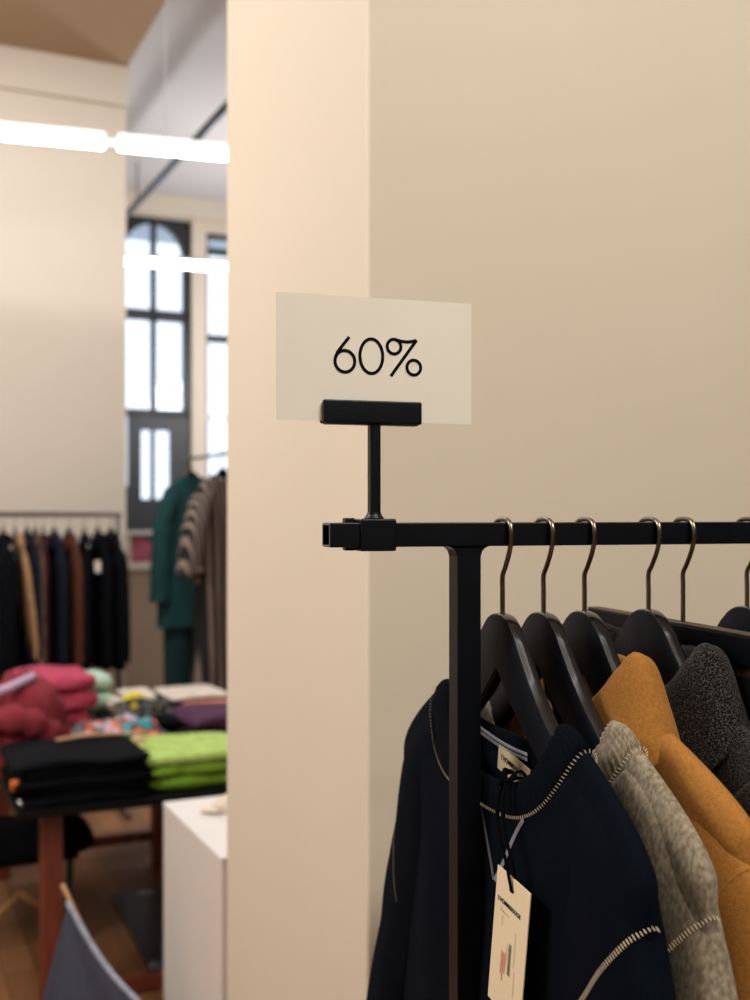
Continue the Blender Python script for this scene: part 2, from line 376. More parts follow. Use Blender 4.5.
# sale sign holder on the rail
sh = thing('sign_holder', 'black metal sign holder clamped on the rack rail', 'sign holder', bar0 + rdir*.0445, RACK)
cl = MB()
poly = [(-.0165, -.0135), (.0165, -.0135), (.0165, .0135), (-.0165, .0135)]
tube_sq(cl, -.0190, .0120, -.0158, .0158, -.0135, .0135, .0030)
obj('rail_clamp', cl, M['steel'], sh, bevel=.0016)
obj('clamp_back_lip', MB().box(-.0262, -.0180, .006, .0165, -.0135, .0142), M['steel'], sh, bevel=.001)
CZ0 = 1.6785-BZ                                        # card's lower edge
obj('stem', MB().box(-.0074, .0016, -.0055, .0055, .013, CZ0+.004), M['steel'], sh, bevel=.0014)
wl = MB(); 
wl.loft([[Vector((-.0029+math.cos(2*PI*k/14)*r, math.sin(2*PI*k/14)*r, z)) for k in range(14)] for r, z in ((.0088, .0132), (.0082, .0145), (.0066, .0165), (.0058, .019))])
obj('weld', wl, M['steel'], sh, smooth=True)
grip = MB(); gx0, gx1 = -.0486, .0375
grip.box(gx0, gx1, -.0075, -.0015, CZ0-.002, CZ0+.0172); grip.box(gx0, gx1, .0015, .0075, CZ0-.002, CZ0+.0172); grip.box(gx0+.002, gx1-.002, -.0055, .0055, CZ0-.003, CZ0-.0003)
obj('card_grip', grip, M['steel'], sh, bevel=.0014)
cw0, cw1, ch = -.0862, .0862, .1045
card = thing('sale_sign', 'cream card sign reading 60% standing in the black holder', 'sign', bar0 + rdir*.0435 + Vector((0, 0, CZ0)), RACK)
obj('card', MB().box(cw0, cw1, -.0004, .0004, 0, ch), M['card'], card)
def stroke(mb, pts, w, closed=False, y=-.0007):
    n = len(pts); vs = []
    for i in range(n):
        a = Vector(pts[(i-1) % n if closed else max(i-1, 0)]); b = Vector(pts[(i+1) % n if closed else min(i+1, n-1)])
        t = (b-a).normalized(); nn = Vector((-t.y, t.x)); p = Vector(pts[i])
        for s in (-1, 1): q = p+nn*s*w/2; vs.append((q.x, y, q.y))
    fs = [(2*i, 2*i+1, 2*((i+1) % n)+1, 2*((i+1) % n)) for i in range(n if closed else n-1)]
    mb.add(vs, fs)
def ell(cx, cy, rx, ry, n=40): return [(cx+rx*math.cos(2*PI*i/n), cy+ry*math.sin(2*PI*i/n)) for i in range(n)]
# digits laid out in card coordinates (metres from the card's left lower corner)
W6 = .0028
def digit(pts_list):
    m_ = MB()
    for pts, cl_ in pts_list: stroke(m_, [(cw0-.0028+a*.985, b+.0006) for a, b in pts], W6, cl_)
    return m_
six = [(ell(.0623, .0494, .0087, .0090), True), ([(.0537, .0500), (.0541, .0528), (.0558, .0568), (.0592, .0613), (.0630, .0660), (.0662, .0699)], False)]
zero = [(ell(.0858, .0546, .0102, .0145), True)]
pct = [(ell(.1062, .0636, .0062, .0062), True), ([(.1268, .0700), (.1033, .0385)], False), (ell(.1242, .0465, .0063, .0063), True),
       ([(.1078, .0694), (.1130, .0683), (.1185, .0680), (.1235, .0688), (.1266, .0699)], False)]
for nm, g_ in (('digit_six', six), ('digit_zero', zero), ('percent_sign', pct)): obj(nm, digit(g_), M['ink'], card)

# ------------------------------------------------------------------ hangers
HT = [(0, 0), (.012, .001), (.022, .0055), (.035, .0165), (.05, .034), (.065, .051), (.08, .0655), (.1, .082), (.13, .106), (.17, .134), (.205, .157), (.215, .164)]
HBt = [(0, .050), (.006, .055), (.03, .077), (.06, .098), (.09, .118), (.13, .141), (.17, .163), (.205, .179), (.215, .175)]
NECK = -.069
def hanger_meshes(half=.215, thick=.0125):
    k = half/.215; n = 44
    ss = [i/n*.215 for i in range(n+1)]
    body = MB()
    top = [(-s*k, NECK-interp(HT, s)) for s in reversed(ss)] + [(s*k, NECK-interp(HT, s)) for s in ss[1:]]
    bot = [(-s*k, NECK-interp(HBt, s)) for s in reversed(ss)] + [(s*k, NECK-interp(HBt, s)) for s in ss[1:]]
    h = thick/2; b_ = .0028
    def ring(t, b, y):
        h = thick/2*(1-.45*sm((abs(y)-.09)/.08))
        # rounded cross-section, x across
        return [Vector((-h, y, b+b_)), Vector((-h, y, t-b_)), Vector((-h*.86, y, t-b_*.35)), Vector((-h*.5, y, t)), Vector((h*.5, y, t)), Vector((h*.86, y, t-b_*.35)), Vector((h, y, t-b_)), Vector((h, y, b+b_)), Vector((h*.6, y, b)), Vector((-h*.6, y, b))]
    rings = [ring(tz, bz, y) for (y, tz), (_, bz) in zip(top, bot)]
    body.loft(rings, True, True)
    hk = [(0, 0, NECK-.004), (0, 0, NECK+.018), (0, 0, -.037), (0, -.0055, -.0295), (0, -.0135, -.0175), (0, -.0180, -.0065), (0, -.0188, .0015), (0, -.0165, .0085), (0, -.0105, .0120), (0, -.0015, .0129), (0, .008, .0122), (0, .0145, .0092), (0, .0178, .0035)]
    hook = MB().tube(catmull(hk, 6), .0022, 10)
    fer = MB(); fer.loft([[Vector((math.cos(2*PI*k/16)*r, math.sin(2*PI*k/16)*r, z)) for k in range(16)] for r, z in ((.0046, NECK-.002), (.0046, NECK+.001), (.003, NECK+.0022))])
    return body.data('hanger_body'), hook.data('hook'), fer.data('hook_collar')
HM = hanger_meshes()
HM[0].materials.append(M['lacq']); HM[0].materials.append(M['lacqe']); HM[1].materials.append(M['hook']); HM[2].materials.append(M['hook'])
for p in HM[0].polygons: p.use_smooth = True
HM[0].set_sharp_from_angle(angle=math.radians(38))
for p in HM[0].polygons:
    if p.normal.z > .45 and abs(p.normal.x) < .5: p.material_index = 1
def hanger(t, label, yaw=0):
    r = thing('clothes_hanger', label, 'clothes hanger', bar0 + rdir*t, RACK+yaw, 'black wooden hangers on the foreground rack')
    for nm, me in zip(('hanger_body', 'hook'), HM):
        obj(nm, me, None, r, smooth=True)
    return r
def t_of(px): k = (px-375)/F; return (k*bar0.y-bar0.x)/(cK-k*sK)
T1, T2, T3, T4, T5, T6 = [t_of(p) for p in (502.5, 543.5, 584.5, 648.5, 683, 747)]
hanger(T1, 'black wooden hanger holding the navy sweatshirt')
hanger(T2, 'black wooden hanger holding the grey sweatshirt')
hanger(T3, 'black wooden hanger holding the camel coat')
hanger(T4, 'black wooden hanger holding the charcoal coat')
hanger(T6, 'black wooden hanger at the right edge of the photo')

# straight clamp hanger
ch5 = thing('clamp_hanger', 'black straight wooden trouser hanger running across behind the coats', 'clothes hanger', bar0 + rdir*T5, RACK-math.radians(1.5))
hb = MB(); zc = -.0835
for x0, x1 in ((-.0075, -.0008), (.0008, .0075)):
    hb.box(x0, x1, -.205, .180, zc-.027, zc)
obj('clamp_bar', hb, M['lacq'], ch5, bevel=.0025)
obj('bar_top', MB().box(-.0072, .0072, -.204, .179, zc-.0005, zc+.0012), M['baredge'], ch5, bevel=.0005)
hk = [(0, 0, zc), (0, 0, -.05), (0, 0, -.037), (0, -.0055, -.0295), (0, -.0135, -.0175), (0, -.0180, -.0065), (0, -.0188, .0015), (0, -.0165, .0085), (0, -.0105, .0120), (0, -.0015, .0129), (0, .008, .0122), (0, .0145, .0092), (0, .0178, .0035)]
obj('hook', MB().tube(catmull(hk, 6), .0022, 10), M['hook'], ch5, smooth=True)
tro = thing('trousers', 'taupe trousers with a black waistband hanging from the straight hanger', 'trousers', bar0 + rdir*T5, RACK-math.radians(1.5))
tb = MB()
for s in (-1, 1):
    tb.loft([[Vector((x0+.004*math.sin(9*y+s), y, z)) for x0, y in ((s*.0006, -.17+.01*abs(z)), (s*.0006, .17-.01*abs(z)))] if False else
             [Vector((s*(.0015+.012*sm((-z-.11)/.2))+.003*math.sin(22*y+s), y, z)) for y in [lerp(-.17, .17, i/24) for i in range(25)]] for z in [-.09-.7*k/20 for k in range(21)]], False, False)
obj('trouser_legs', tb, M['taupe'], tro, smooth=True)
wb = MB(); wb.box(-.0135, -.0125, -.175, .175, -.150, -.116); wb.box(.0125, .0135, -.175, .175, -.150, -.116)
obj('waistband', wb, M['blackfab'], tro)

# ------------------------------------------------------------------ garments
def garment(p, N=112, KY=26, KT=34):
    d = dict(neck_w=.150, neck_side=-.157, neck_front=-.230, neck_back=-.200, tip_w=.247, tip_z=-.228, under=-.34, hem_w=.265, hem=-.76,
             x0=-.001, Tn=.0200, Tc=.0225, Th=.030, fold=.006, seed=0, sleeve=True, sl_r=(.034, .055, .055, .05, .045, .042), sl_path=None, sl_t=.019, slope_pow=1.0, wp=1.5, wpn=1.5, rnd=1.45, front_bias=0.0)
    d.update(p); g = MB(); rings = []
    for k in range(KY+KT+1):
        yoke = k <= KY
        f = min(1, k/KY); h = max(0, (k-KY)/KT)
        if yoke:
            W = lerp(d['neck_w'], d['tip_w'], 1-(1-f)**d['rnd']); T = lerp(d['Tn'], d['Tc'], sm(f)); zs = lerp(d['neck_side'], d['tip_z'], f**d['slope_pow'])
            zf = lerp(d['neck_front'], d['under'], f); zb = lerp(d['neck_back'], d['under'], f)
        else:
            W = d['tip_w']-.012*sm(h*5)+lerp(0, d['hem_w']-d['tip_w']+.012, h); T = lerp(d['Tc'], d['Th'], h)
            zs = lerp(d['tip_z'], d['hem'], h); zf = zb = lerp(d['under'], d['hem'], h)
        r = []
        for j in range(N):
            a = 2*PI*j/N; c, s = math.cos(a), math.sin(a)
            w = abs(c)**lerp(d['wpn'], d['wp'], sm(f*1.6))
            zz = zs*w + lerp(zf, zb, (s+1)/2)*(1-w)
            e = math.copysign(abs(s)**.75, s); y = W*math.copysign(abs(c)**.9, c)
            x = d['x0'] + T*e
            amt = d['fold']*sm((f-.35)*1.6)*(.45+.9*h)*abs(s)**.8*(1 if s < 0 else .35)
            x += amt*(math.sin(y*38+d['seed']*1.7+2.2*math.sin(zz*5+d['seed']))+.7*noise.noise(Vector((y*14, zz*5, d['seed']*3.1))))
            x += .004*noise.noise(Vector((y*9, zz*9, 7+d['seed'])))*abs(s)*sm(f*2) - d['front_bias']*h*(1 if s < 0 else 0)
            r.append(Vector((x, y, zz)))
        rings.append(r)
    g.loft(rings, True, False)
    if d['sleeve']:
        base = d['sl_path'] or [(.13, -.197), (.180, -.246), (.208, -.315), (.268, -.45), (.335, -.59), (.378, -.69), (.40, -.74)]
        for sg in (-1, 1):
            P = catmull([(0, y*sg, z) for y, z in base], 8); R = d['sl_r']; rr = []
            for i, q in enumerate(P):
                t = (P[min(i+1, len(P)-1)]-P[max(i-1, 0)]).normalized(); nn = Vector((0, -t.z, t.y)); u = i/(len(P)-1)
                ry = interp([(k/(len(R)-1), x) for k, x in enumerate(R)], u); rx = d['sl_t']*lerp(.8, 1.15, sm(u*4))
                ring = []
                for j in range(36):
                    a = 2*PI*j/36
                    wob = 1+.10*noise.noise(Vector((math.cos(a)*1.5, math.sin(a)*1.5, q.z*16+d['seed']+sg)))
                    ring.append(Vector((d['x0']+.001, q.y, q.z)) + nn*ry*math.cos(a)*wob + Vector((rx*math.copysign(abs(math.sin(a))**.85, math.sin(a))*wob, 0, 0)))
                rr.append(ring)
            g.loft(rr, True, True)
    return g, d
def bvh_of(mb): return BVHTree.FromPolygons(mb.v, mb.f)
def on_front(bv, y, z, off=.0008):
    h = bv.ray_cast(Vector((-.5, y, z)), Vector((1, 0, 0)))
    return (h[0]-Vector((off, 0, 0)), h[1]) if h[0] is not None else (None, None)
def resample(P, step):
    out = [P[0]]; acc = 0
    for a, b in zip(P, P[1:]):
        L = (b-a).length
        while L > 0 and acc+L >= step:
            tt = (step-acc)/L; a = a.lerp(b, tt); out.append(a); L = (b-a).length; acc = 0
        acc += L
    return out
def ladder(P, width, step, r, normals=None, rails=True):   # overlock stitch row
    m_ = MB(); P = resample(P, step)
    for i in range(len(P)-1):
        t = (P[i+1]-P[i]).normalized(); n_ = Vector((-1, 0, 0)) if normals is None else normals
        s = t.cross(n_)
        if s.length < 1e-4: continue
        s.normalize(); c = P[i]
        m_.tube([c-s*width/2, c+s*width/2+t*step*.25], r, 5, True)
        if rails and i % 2 == 0:
            for q in (-1, 1): m_.tube([c+s*q*width/2, c+s*q*width/2+t*step*1.3], r*.8, 5, True)
    return m_
def seam_row(P, cen, width=.0042, step=.0030, r=.00038):
    m_ = MB(); P = resample(P, step)
    for i in range(1, len(P)-1):
        t = (P[i+1]-P[i-1]).normalized(); o = (P[i]-cen).normalized(); sd = t.cross(o); sd.normalize()
        m_.tube([P[i]-sd*width/2, P[i]+sd*width/2+t*step*.3], r, 5)
    return m_
def front_path(bv, pts, n=10, off=.0009):
    out = []
    for q in catmull([(0, y, z) for y, z in pts], n):
        h, _ = on_front(bv, q.y, q.z, off)
        if h is not None: out.append(h)
    return out
def neck_ring(d, k, N, drop=0, scale=1.0, tscale=1.0):
    r = []
    for j in range(N):
        a = 2*PI*j/N; c, s = math.cos(a), math.sin(a); w = abs(c)**d['wpn']
        zz = d['neck_side']*w + lerp(d['neck_front'], d['neck_back'], (s+1)/2)*(1-w)
        r.append((Vector((d['x0']+d['Tn']*tscale*math.copysign(abs(s)**.75, s), d['neck_w']*scale*math.copysign(abs(c)**.9, c), zz)), w))
    return r
def rib_collar(d, N=360, h=.022, ribs=84):
    rows = [(1.012, 1.06, -.002), (1.0, 1.10, .005), (.95, 1.06, .013), (.88, .98, .021), (.825, .90, .0225), (.79, .82, .0235), (.78, .76, .020), (.80, .74, .004)]
    mb = MB(); rings = []
    for i, (sy, st, dz) in enumerate(rows):
        ring = []
        for j, (q, w) in enumerate(neck_ring(d, 0, N, 0, sy, st)):
            rb = 1+.014*math.cos(2*PI*j/N*ribs)*(1 if 0 < i < 6 else .3)
            ring.append(Vector((d['x0']+(q.x-d['x0'])*rb, q.y*rb, q.z+dz*(.55+.45*(1-w)))))
        rings.append(ring)
    mb.loft(rings, True, False); return mb

def sweatshirt(t, label, m, mrib, mst, p, gname='sweatshirt'):
    root = thing(gname, label, 'sweatshirt', bar0 + rdir*t, RACK)
    g, d = garment(p); body = obj('sweatshirt_body', g, m, root, smooth=True)
    bv = bvh_of(g)
    obj('ribbed_collar', rib_collar(d), mrib, root, smooth=True)
    # stitching round the collar seam
    ring = [q for q, w in neck_ring(d, 0, 200, 0, 1.05, 1.28)]
    mb = MB(); path = [Vector((q.x, q.y, q.z-.0005)) for q in ring]
    P = resample(path+[path[0]], .0036)
    for i in range(len(P)-1):
        tdir = (P[i+1]-P[i]).normalized(); o = Vector((P[i].x-d['x0'], P[i].y*.15, 0)).normalized()
        up = tdir.cross(o); up.normalize()
        mb.tube([P[i]-up*.0013, P[i]+up*.0013], .00030, 5)
    obj('collar_stitching', mb, mst, root)
    P = []; cen = Vector((d['x0'], -.192, -.318)); e = Vector((0, -.66, .75)).normalized()
    for i in range(60):
        th = lerp(-.25, 2.3, i/59); dr = e*math.cos(th)*(1 if th < PI/2 else 1.0)+Vector((-1, 0, 0))*math.sin(th)*.35; dr.normalize()
        h = bv.ray_cast(cen+dr*.4, -dr)
        if h[0] is not None: P.append(h[0]+dr*.0008)
    obj('shoulder_seam_stitching', seam_row(P, cen), mst, root)
    P = front_path(bv, [(.262, -.240), (.258, -.28), (.248, -.33), (.236, -.37), (.225, -.40)])
    if len(P) > 3: obj('shoulder_seam_stitching', ladder(P, .0030, .0030, .0003, rails=False), mst, root)
    return root, g, d, bv

def txt(s, size, mtx, m, parent, name, bold=0):
    cu = bpy.data.curves.new('t', 'FONT'); cu.body = s; cu.size = size; cu.align_x = 'CENTER'; cu.align_y = 'CENTER'; cu.offset = bold
    o = bpy.data.objects.new('t', cu); C.objects.link(o); bpy.context.view_layer.update()
    me = bpy.data.meshes.new_from_object(o); bpy.data.objects.remove(o)
    me.transform(mtx); me.materials.clear(); me.materials.append(m)
    return obj(name, me, m, parent)

root, gnavy, dn, bv = sweatshirt(T1, 'navy sweatshirt with pale contrast stitching beside the rack post', M['navy'], M['navyrib'], M['stitch'], dict(seed=1, fold=.0075, wpn=4.0))
# V insert below the collar, drawn in stitches
for nm, pts in (('neck_insert_stitching', [(-.002, -.231), (-.012, -.25), (-.025, -.275), (-.034, -.291)]), ('neck_insert_stitching', [(-.085, -.226), (-.068, -.246), (-.05, -.27), (-.034, -.291)])):
    P = front_path(bv, pts, off=.0012)
    obj(nm, ladder(P, .0042, .0021, .0004, rails=False), M['stitch2'], root)
# inside back of neck: taped seam and woven label
tp = MB(); P = []
for i in range(40):
    y = lerp(.100, -.030, i/39); P.append(Vector((.0120-.006*abs(y/.12)**2, y, -.1890+.012*(abs(y)/.1)**2)))
for dz in (0, -.0042):
    q = [v + Vector((-.001, 0, dz)) for v in P]; tp.add([], [])
    tp.v += ladder(q, .0022, .0018, .00042).v[:0]
    o_ = ladder(q, .0030, .0024, .00042, normals=Vector((-1, 0, 0)), rails=False); tp.add(o_.v, o_.f)
obj('neck_tape_stitching', tp, M['stitch2'], root)
lb = MB(); lb.box(-.0004, .0004, -.033, .033, -.0112, .0112)
LABM = Matrix.Translation(Vector((.0110, .001, -.2065))) @ Matrix.Rotation(math.radians(8), 4, 'X')
lb.v = [LABM @ q for q in lb.v]
nl = obj('neck_label', lb, M['label'], root); nl['label'] = 'beige woven neck label'
txt("L'HOMMEROUGE", .0068, LABM @ Matrix.Translation((-.0007, 0, .002)) @ Matrix(((0, 0, -1, 0), (-1, 0, 0, 0), (0, 1, 0, 0), (0, 0, 0, 1))), M['ink'], nl, 'label_text', .00012)

root2, ggrey, dg, _ = sweatshirt(T2, 'grey marl sweatshirt hanging behind the navy sweatshirt', M['grey'], M['grey'], M['stitchg'], dict(seed=5, wpn=4.0, fold=.004, x0=.003, Tn=.0185, Tc=.021, tip_w=.25))

# price tag
ptag = thing('price_tag', 'cream cardboard price tag hanging on the navy sweatshirt', 'price tag', bar0 + rdir*T1, RACK)
TAGM = Matrix.Translation(Vector((-.034, -.099, -.267))) @ Matrix.Rotation(math.radians(6.0), 4, 'X') @ Matrix.Rotation(math.radians(2), 4, 'Y') @ Matrix.Rotation(math.radians(3), 4, 'Z')
TW, TH = .055, .110
tg = MB(); tg.box(-.0004, .0004, -TW/2, TW/2, -TH, 0); tg.v = [TAGM @ q for q in tg.v]
cardo = obj('tag_card', tg, M['tagc'], ptag)
TXT = Matrix(((0, 0, -1, 0), (-1, 0, 0, 0), (0, 1, 0, 0), (0, 0, 0, 1)))
def tagp(y, z): return TAGM @ Matrix.Translation((-.0007, y, z)) @ TXT
txt("L'HOMMEROUGE", .0050, tagp(.0035, -.0245), M['ink'], cardo, 'tag_brand_text', .00016)
bc = MB(); random.seed(3); z = -.052
while z > -.077:
    w = random.choice((.0005, .0009, .0013)); bc.add([TAGM @ Vector((-.0007, y, zz)) for y, zz in ((-.001, z), (-.0055, z), (-.0055, z-w), (-.001, z-w))], [(0, 1, 2, 3)]); z -= w+random.choice((.0005, .0009))
obj('barcode', bc, M['ink'], cardo)
rd = MB()
for y0, ln in ((.0105, .018), (.0075, .023), (.0045, .016)):
    z = -.063
    while z > -.063-ln:
        w = random.choice((.0009, .0014)); rd.add([TAGM @ Vector((-.0007, y, zz)) for y, zz in ((y0, z), (y0-.0019, z), (y0-.0019, z-w), (y0, z-w))], [(0, 1, 2, 3)]); z -= w+.0007
obj('red_price_print', rd, M['redink'], cardo)
for y0, za, zb in ((.016, -.029, -.031), (.013, -.036, -.044), (-.010, -.04, -.066), (-.012, -.07, -.09), (.0165, -.1, -.1006), (.002, -.055, -.07)):
    sk = MB(); z = za
    while z > zb: sk.add([TAGM @ Vector((-.0007, y, zz)) for y, zz in ((y0, z), (y0-.0009, z), (y0-.0009, z-.0009), (y0, z-.0009))], [(0, 1, 2, 3)]); z -= .0017
    obj('small_print', sk, M['greyink'], cardo)
sk = MB()
for y0 in (.016,):
    for k in range(5): sk.add([TAGM @ Vector((-.0007, y, zz)) for y, zz in ((y0-k*.003, -.0315), (y0-.0012-k*.003, -.0315), (y0-.0012-k*.003, -.0325), (y0-k*.003, -.0325))], [(0, 1, 2, 3)])
obj('size_dots', sk, M['greyink'], cardo); sk = MB()
for k in range(3):
    for i in range(12-2*k): sk.add([TAGM @ Vector((-.0007, y, zz)) for y, zz in ((.014-i*.002, -.110-k*.005), (.0126-i*.002, -.110-k*.005), (.0126-i*.002, -.1112-k*.005), (.014-i*.002, -.1112-k*.005))], [(0, 1, 2, 3)])
obj('footer_print', sk, M['greyink'], cardo)
hole = TAGM @ Vector((-.0012, 0, -.010)); 
k0 = Vector((-.002, -.050, -.203))
cd = MB()
cd.tube(catmull([k0, (-.013, -.054, -.201), (-.029, -.060, -.209), (-.036, -.072, -.232), (-.037, -.090, -.256), hole+Vector((-.001, .001, .006)), hole, hole+Vector((.003, -.002, .003)), (-.034, -.096, -.256), (-.034, -.080, -.232), (-.028, -.067, -.205), (-.012, -.061, -.193), k0+Vector((0, -.008, 0))], 8), .0013, 8)
cd.tube(catmull([(-.016, -.052, -.196), (-.024, -.058, -.192), (-.026, -.066, -.199), (-.018, -.066, -.196), (-.019, -.055, -.194), (-.028, -.058, -.204)], 6), .0018, 8)
obj('cord', cd, M['cord'], ptag, smooth=True)

# coats
def coat_collar(sc=1.0, x0=.006, zt=-.100, a_y=.074, a_x=.020, leaf=.074, seed=0):
    prof = [(-.002, -.05), (0, -.028), (.001, -.010), (.004, -.002), (.010, .0015), (.017, -.003), (.0225, -.014), (.028, -.030), (.035, -.050), (.042, -leaf)]
    prof = [(v.x, v.y) for v in catmull([(a, b, 0) for a, b in prof], 4)]
    mb = MB(); rings = []; n = 90
    for i in range(n+1):
        a = lerp(1.5*PI-.30, -.5*PI+.30, i/n)
        c, s = math.cos(a), math.sin(a); fr = max(0, -s)**1.5
        nx, ny = s, c*1.0
        r = []
        for o, z in prof:
            ox = o*.62
            r.append(Vector((x0+a_x*math.copysign(abs(s)**.8, s)+nx*ox, a_y*math.copysign(abs(c)**.85, c)+ny*o*1.45,
                             zt + z*(1+.25*fr) - .058*fr - .012*max(0, s) + .003*noise.noise(Vector((c*3, s*3, seed+o*20))))))
        rings.append(r)
    mb.loft(rings, False, False); return mb
def coat(t, label, m, p, cp):
    root = thing('wool_coat', label, 'coat', bar0 + rdir*t, RACK)
    g, d = garment(p); obj('coat_body', g, m, root, smooth=True); bv = bvh_of(g)
    obj('coat_collar', coat_collar(**cp), m, root, smooth=True, solid=.0045)
    for sg in (-1, 1):
        P = front_path(bv, [(sg*.243, -.222), (sg*.234, -.236), (sg*.222, -.27), (sg*.21, -.31)], off=-.0002)
        if len(P) > 3: obj('sleeve_seam', MB().tube(P, .0012, 6), m, root, smooth=True)
    return root
csl = [(.14, -.215), (.19, -.258), (.216, -.315), (.235, -.42), (.25, -.56), (.258, -.68), (.262, -.76)]
coat(T3, 'camel wool coat with a wide folded collar', M['tan'], dict(neck_w=.092, neck_side=-.143, neck_front=-.26, neck_back=-.16, tip_w=.238, tip_z=-.206, Tn=.022, Tc=.027, Th=.03, seed=9, fold=.004, x0=.004, hem=-1.0, hem_w=.27, sl_path=csl, sl_t=.026, sl_r=(.045, .062, .064, .06, .055, .052)), dict(x0=.0, zt=-.100, seed=2))
coat(T4, 'charcoal flecked wool coat with a folded collar', M['char'], dict(neck_w=.092, neck_side=-.140, neck_front=-.26, neck_back=-.16, tip_w=.235, tip_z=-.20, Tn=.022, Tc=.026, Th=.03, seed=13, fold=.004, x0=.004, hem=-1.0, hem_w=.27, sl_path=csl, sl_t=.026, sl_r=(.045, .062, .064, .06, .055, .052)), dict(x0=.002, zt=-.094, seed=6))
coat(T6, 'dark navy coat on the hanger at the right edge', M['blackfab'], dict(neck_w=.092, neck_side=-.140, neck_front=-.26, neck_back=-.17, tip_w=.235, tip_z=-.21, Tn=.022, Tc=.026, Th=.03, seed=17, fold=.004, x0=.004, hem=-1.0, hem_w=.27, sl_path=csl, sl_t=.026, sl_r=(.045, .062, .064, .06, .055, .052)), dict(x0=.004, zt=-.112, seed=8))

# ------------------------------------------------------------------ background: white plinth
pn = at(221.5, 858, 2.6); pu, pv = to_room(pn); ph = pn.z
pl = thing('plinth', 'tall white display plinth beside the pier', 'plinth', RM(pu, pv, 0), ROOM)
obj('plinth_body', MB().box(0, .5, 0, .56, 0, ph-.012), M['white'], pl, bevel=.003)
obj('plinth_top', MB().box(-.001, .501, -.001, .561, ph-.012, ph), M['white'], pl, bevel=.003)
shoe = thing('sun_hat', 'small cream cloth hat lying on the white plinth', 'hat', RM(pu+.17, pv+.40, ph), ROOM)
def blob(rx, ry, rz, amp, sc, seed, n=28, m=16, flat=True, pow_=1.0):
    mb = MB(); rings = []
    for i in range(m+1):
        th = PI*i/m; r = []
        for j in range(n):
            a = 2*PI*j/n; q = Vector((math.sin(th)*math.cos(a), math.sin(th)*math.sin(a), math.cos(th)))
            q = Vector([math.copysign(abs(v)**pow_, v) for v in q])
            w = Vector((q.x*rx, q.y*ry, q.z*rz)); k = 1+amp*(noise.noise(w*sc+Vector((seed, seed*.7, 0)))+.6*abs(noise.noise(w*sc*2.1+Vector((0, seed, 3)))))
            w *= k
            if flat and w.z < 0: w.z *= .0
            r.append(w)
        rings.append(r)
    mb.loft(rings, True, False); return mb
obj('crown', blob(.07, .055, .05, .25, 14, 3), MF['white'], shoe, smooth=True)
br_ = MB(); br_.loft([[Vector((-.06-.05*math.sin(PI*k/12)*f, -.05+.1*k/12, .006+.004*f)) for k in range(13)] for f in (0, .5, 1)], False, False)
obj('brim', br_, MF['white'], shoe, smooth=True, solid=.003)

# ------------------------------------------------------------------ display table
TU, TV = to_room(at(51, 500, 3.55))
TZ = .68
def TP(u, v, z=0): return RM(TU+u, TV+v, z)
tbl = thing('display_table', 'black topped table with red-brown wooden legs', 'table', TP(0, 0), ROOM)
tu0, tu1, tv0, tv1 = -.12, 1.15, -.13, 1.66
obj('tabletop', MB().box(tu0, tu1, tv0, tv1, TZ-.028, TZ), M['tabletop'], tbl, bevel=.004)
for x, y in ((0, 0), (.70, 0), (0, 1.42), (.68, 1.32)):
    obj('leg', MB().box(x-.033, x+.033, y-.033, y+.033, 0, TZ-.028), M['redwood'], tbl, bevel=.003)
obj('stretcher', MB().box(.033, .647, 1.34, 1.38, .10, .14), M['redwood'], tbl)
obj('stretcher', MB().box(.033, .667, -.02, .02, .01, .05), M['redwood'], tbl)
cp = thing('metal_clip', 'bright metal clip at the corner of the table', 'clip', at(22, 806, 3.44), ROOM)
c_ = MB(); c_.tube([(-.012, 0, .022), (-.004, -.006, .008), (.010, -.008, -.016)], [.006, .008, .006], 10); obj('clip_body', c_, M['metal'], cp, smooth=True)
c_ = MB(); c_.tube([(.010, -.008, -.016), (.02, -.008, -.024)], .004, 8); obj('clip_tip', c_, M['metal'], cp, smooth=True)

def folded(w, dp, h, seed, crumple=.006, n=22):
    """folded garment: two soft layers joined by a fold along the front edge; x across, y back, z up"""
    prof = []; r = h/2
    for i in range(9): a = PI/2+PI*i/8; prof.append((-dp/2+r+math.cos(a)*r, r+math.sin(a)*r))
    prof += [(-dp/2+r+dp*.3, 0), (dp/2-r*.5, 0), (dp/2, r*.35), (dp/2-.004, r*.8), (dp/2-.05, r*.98), (dp/2-.004, r*1.14), (dp/2, r*1.6), (dp/2-r*.5, h), (-dp/2+r+dp*.3, h)]
    mb = MB(); rings = []
    for i in range(n+1):
        t = -1+2*i/n; e = (1-abs(t)**6)**.5 if abs(t) < 1 else 0
        ring = []
        for y, z in prof:
            p = Vector((t*w/2, y*(.93+.07*e), h*.48+(z-h*.48)*(.25+.75*e)))
            q = noise.noise(Vector((p.x*9+seed, p.y*9, z*20)))*crumple*2
            nz = noise.noise(Vector((p.x*7, p.y*7+seed, z*10+5)))*crumple
            p.y += q if y < 0 else q*.6; p.z = max(0.0, p.z+(nz if z > .004 else 0)); p.x += q*.8
            ring.append(p)
        rings.append(ring)
    mb.loft(rings, True, True); return mb
def stack(u, v, n, w, dp, h, m, name, cat, lblf, grp, rot=0, crumple=.006, z0=TZ, jit=.012, sd=0):
    z = z0
    for k in range(n):
        hh = h*(1+.12*math.sin(k*2.3+sd))
        o = obj(name, folded(w*(1-.02*((k*7+sd) % 3)), dp, hh, k*3.3+sd, crumple), m, smooth=True, loc=TP(u+jit*math.sin(k*2.1+sd), v+jit*math.cos(k*3.7+sd), z), rotz=ROOM+rot+.05*math.sin(k*1.9+sd))
        tag(o, lblf(k, n), cat, grp); z += hh+.0005
    return z
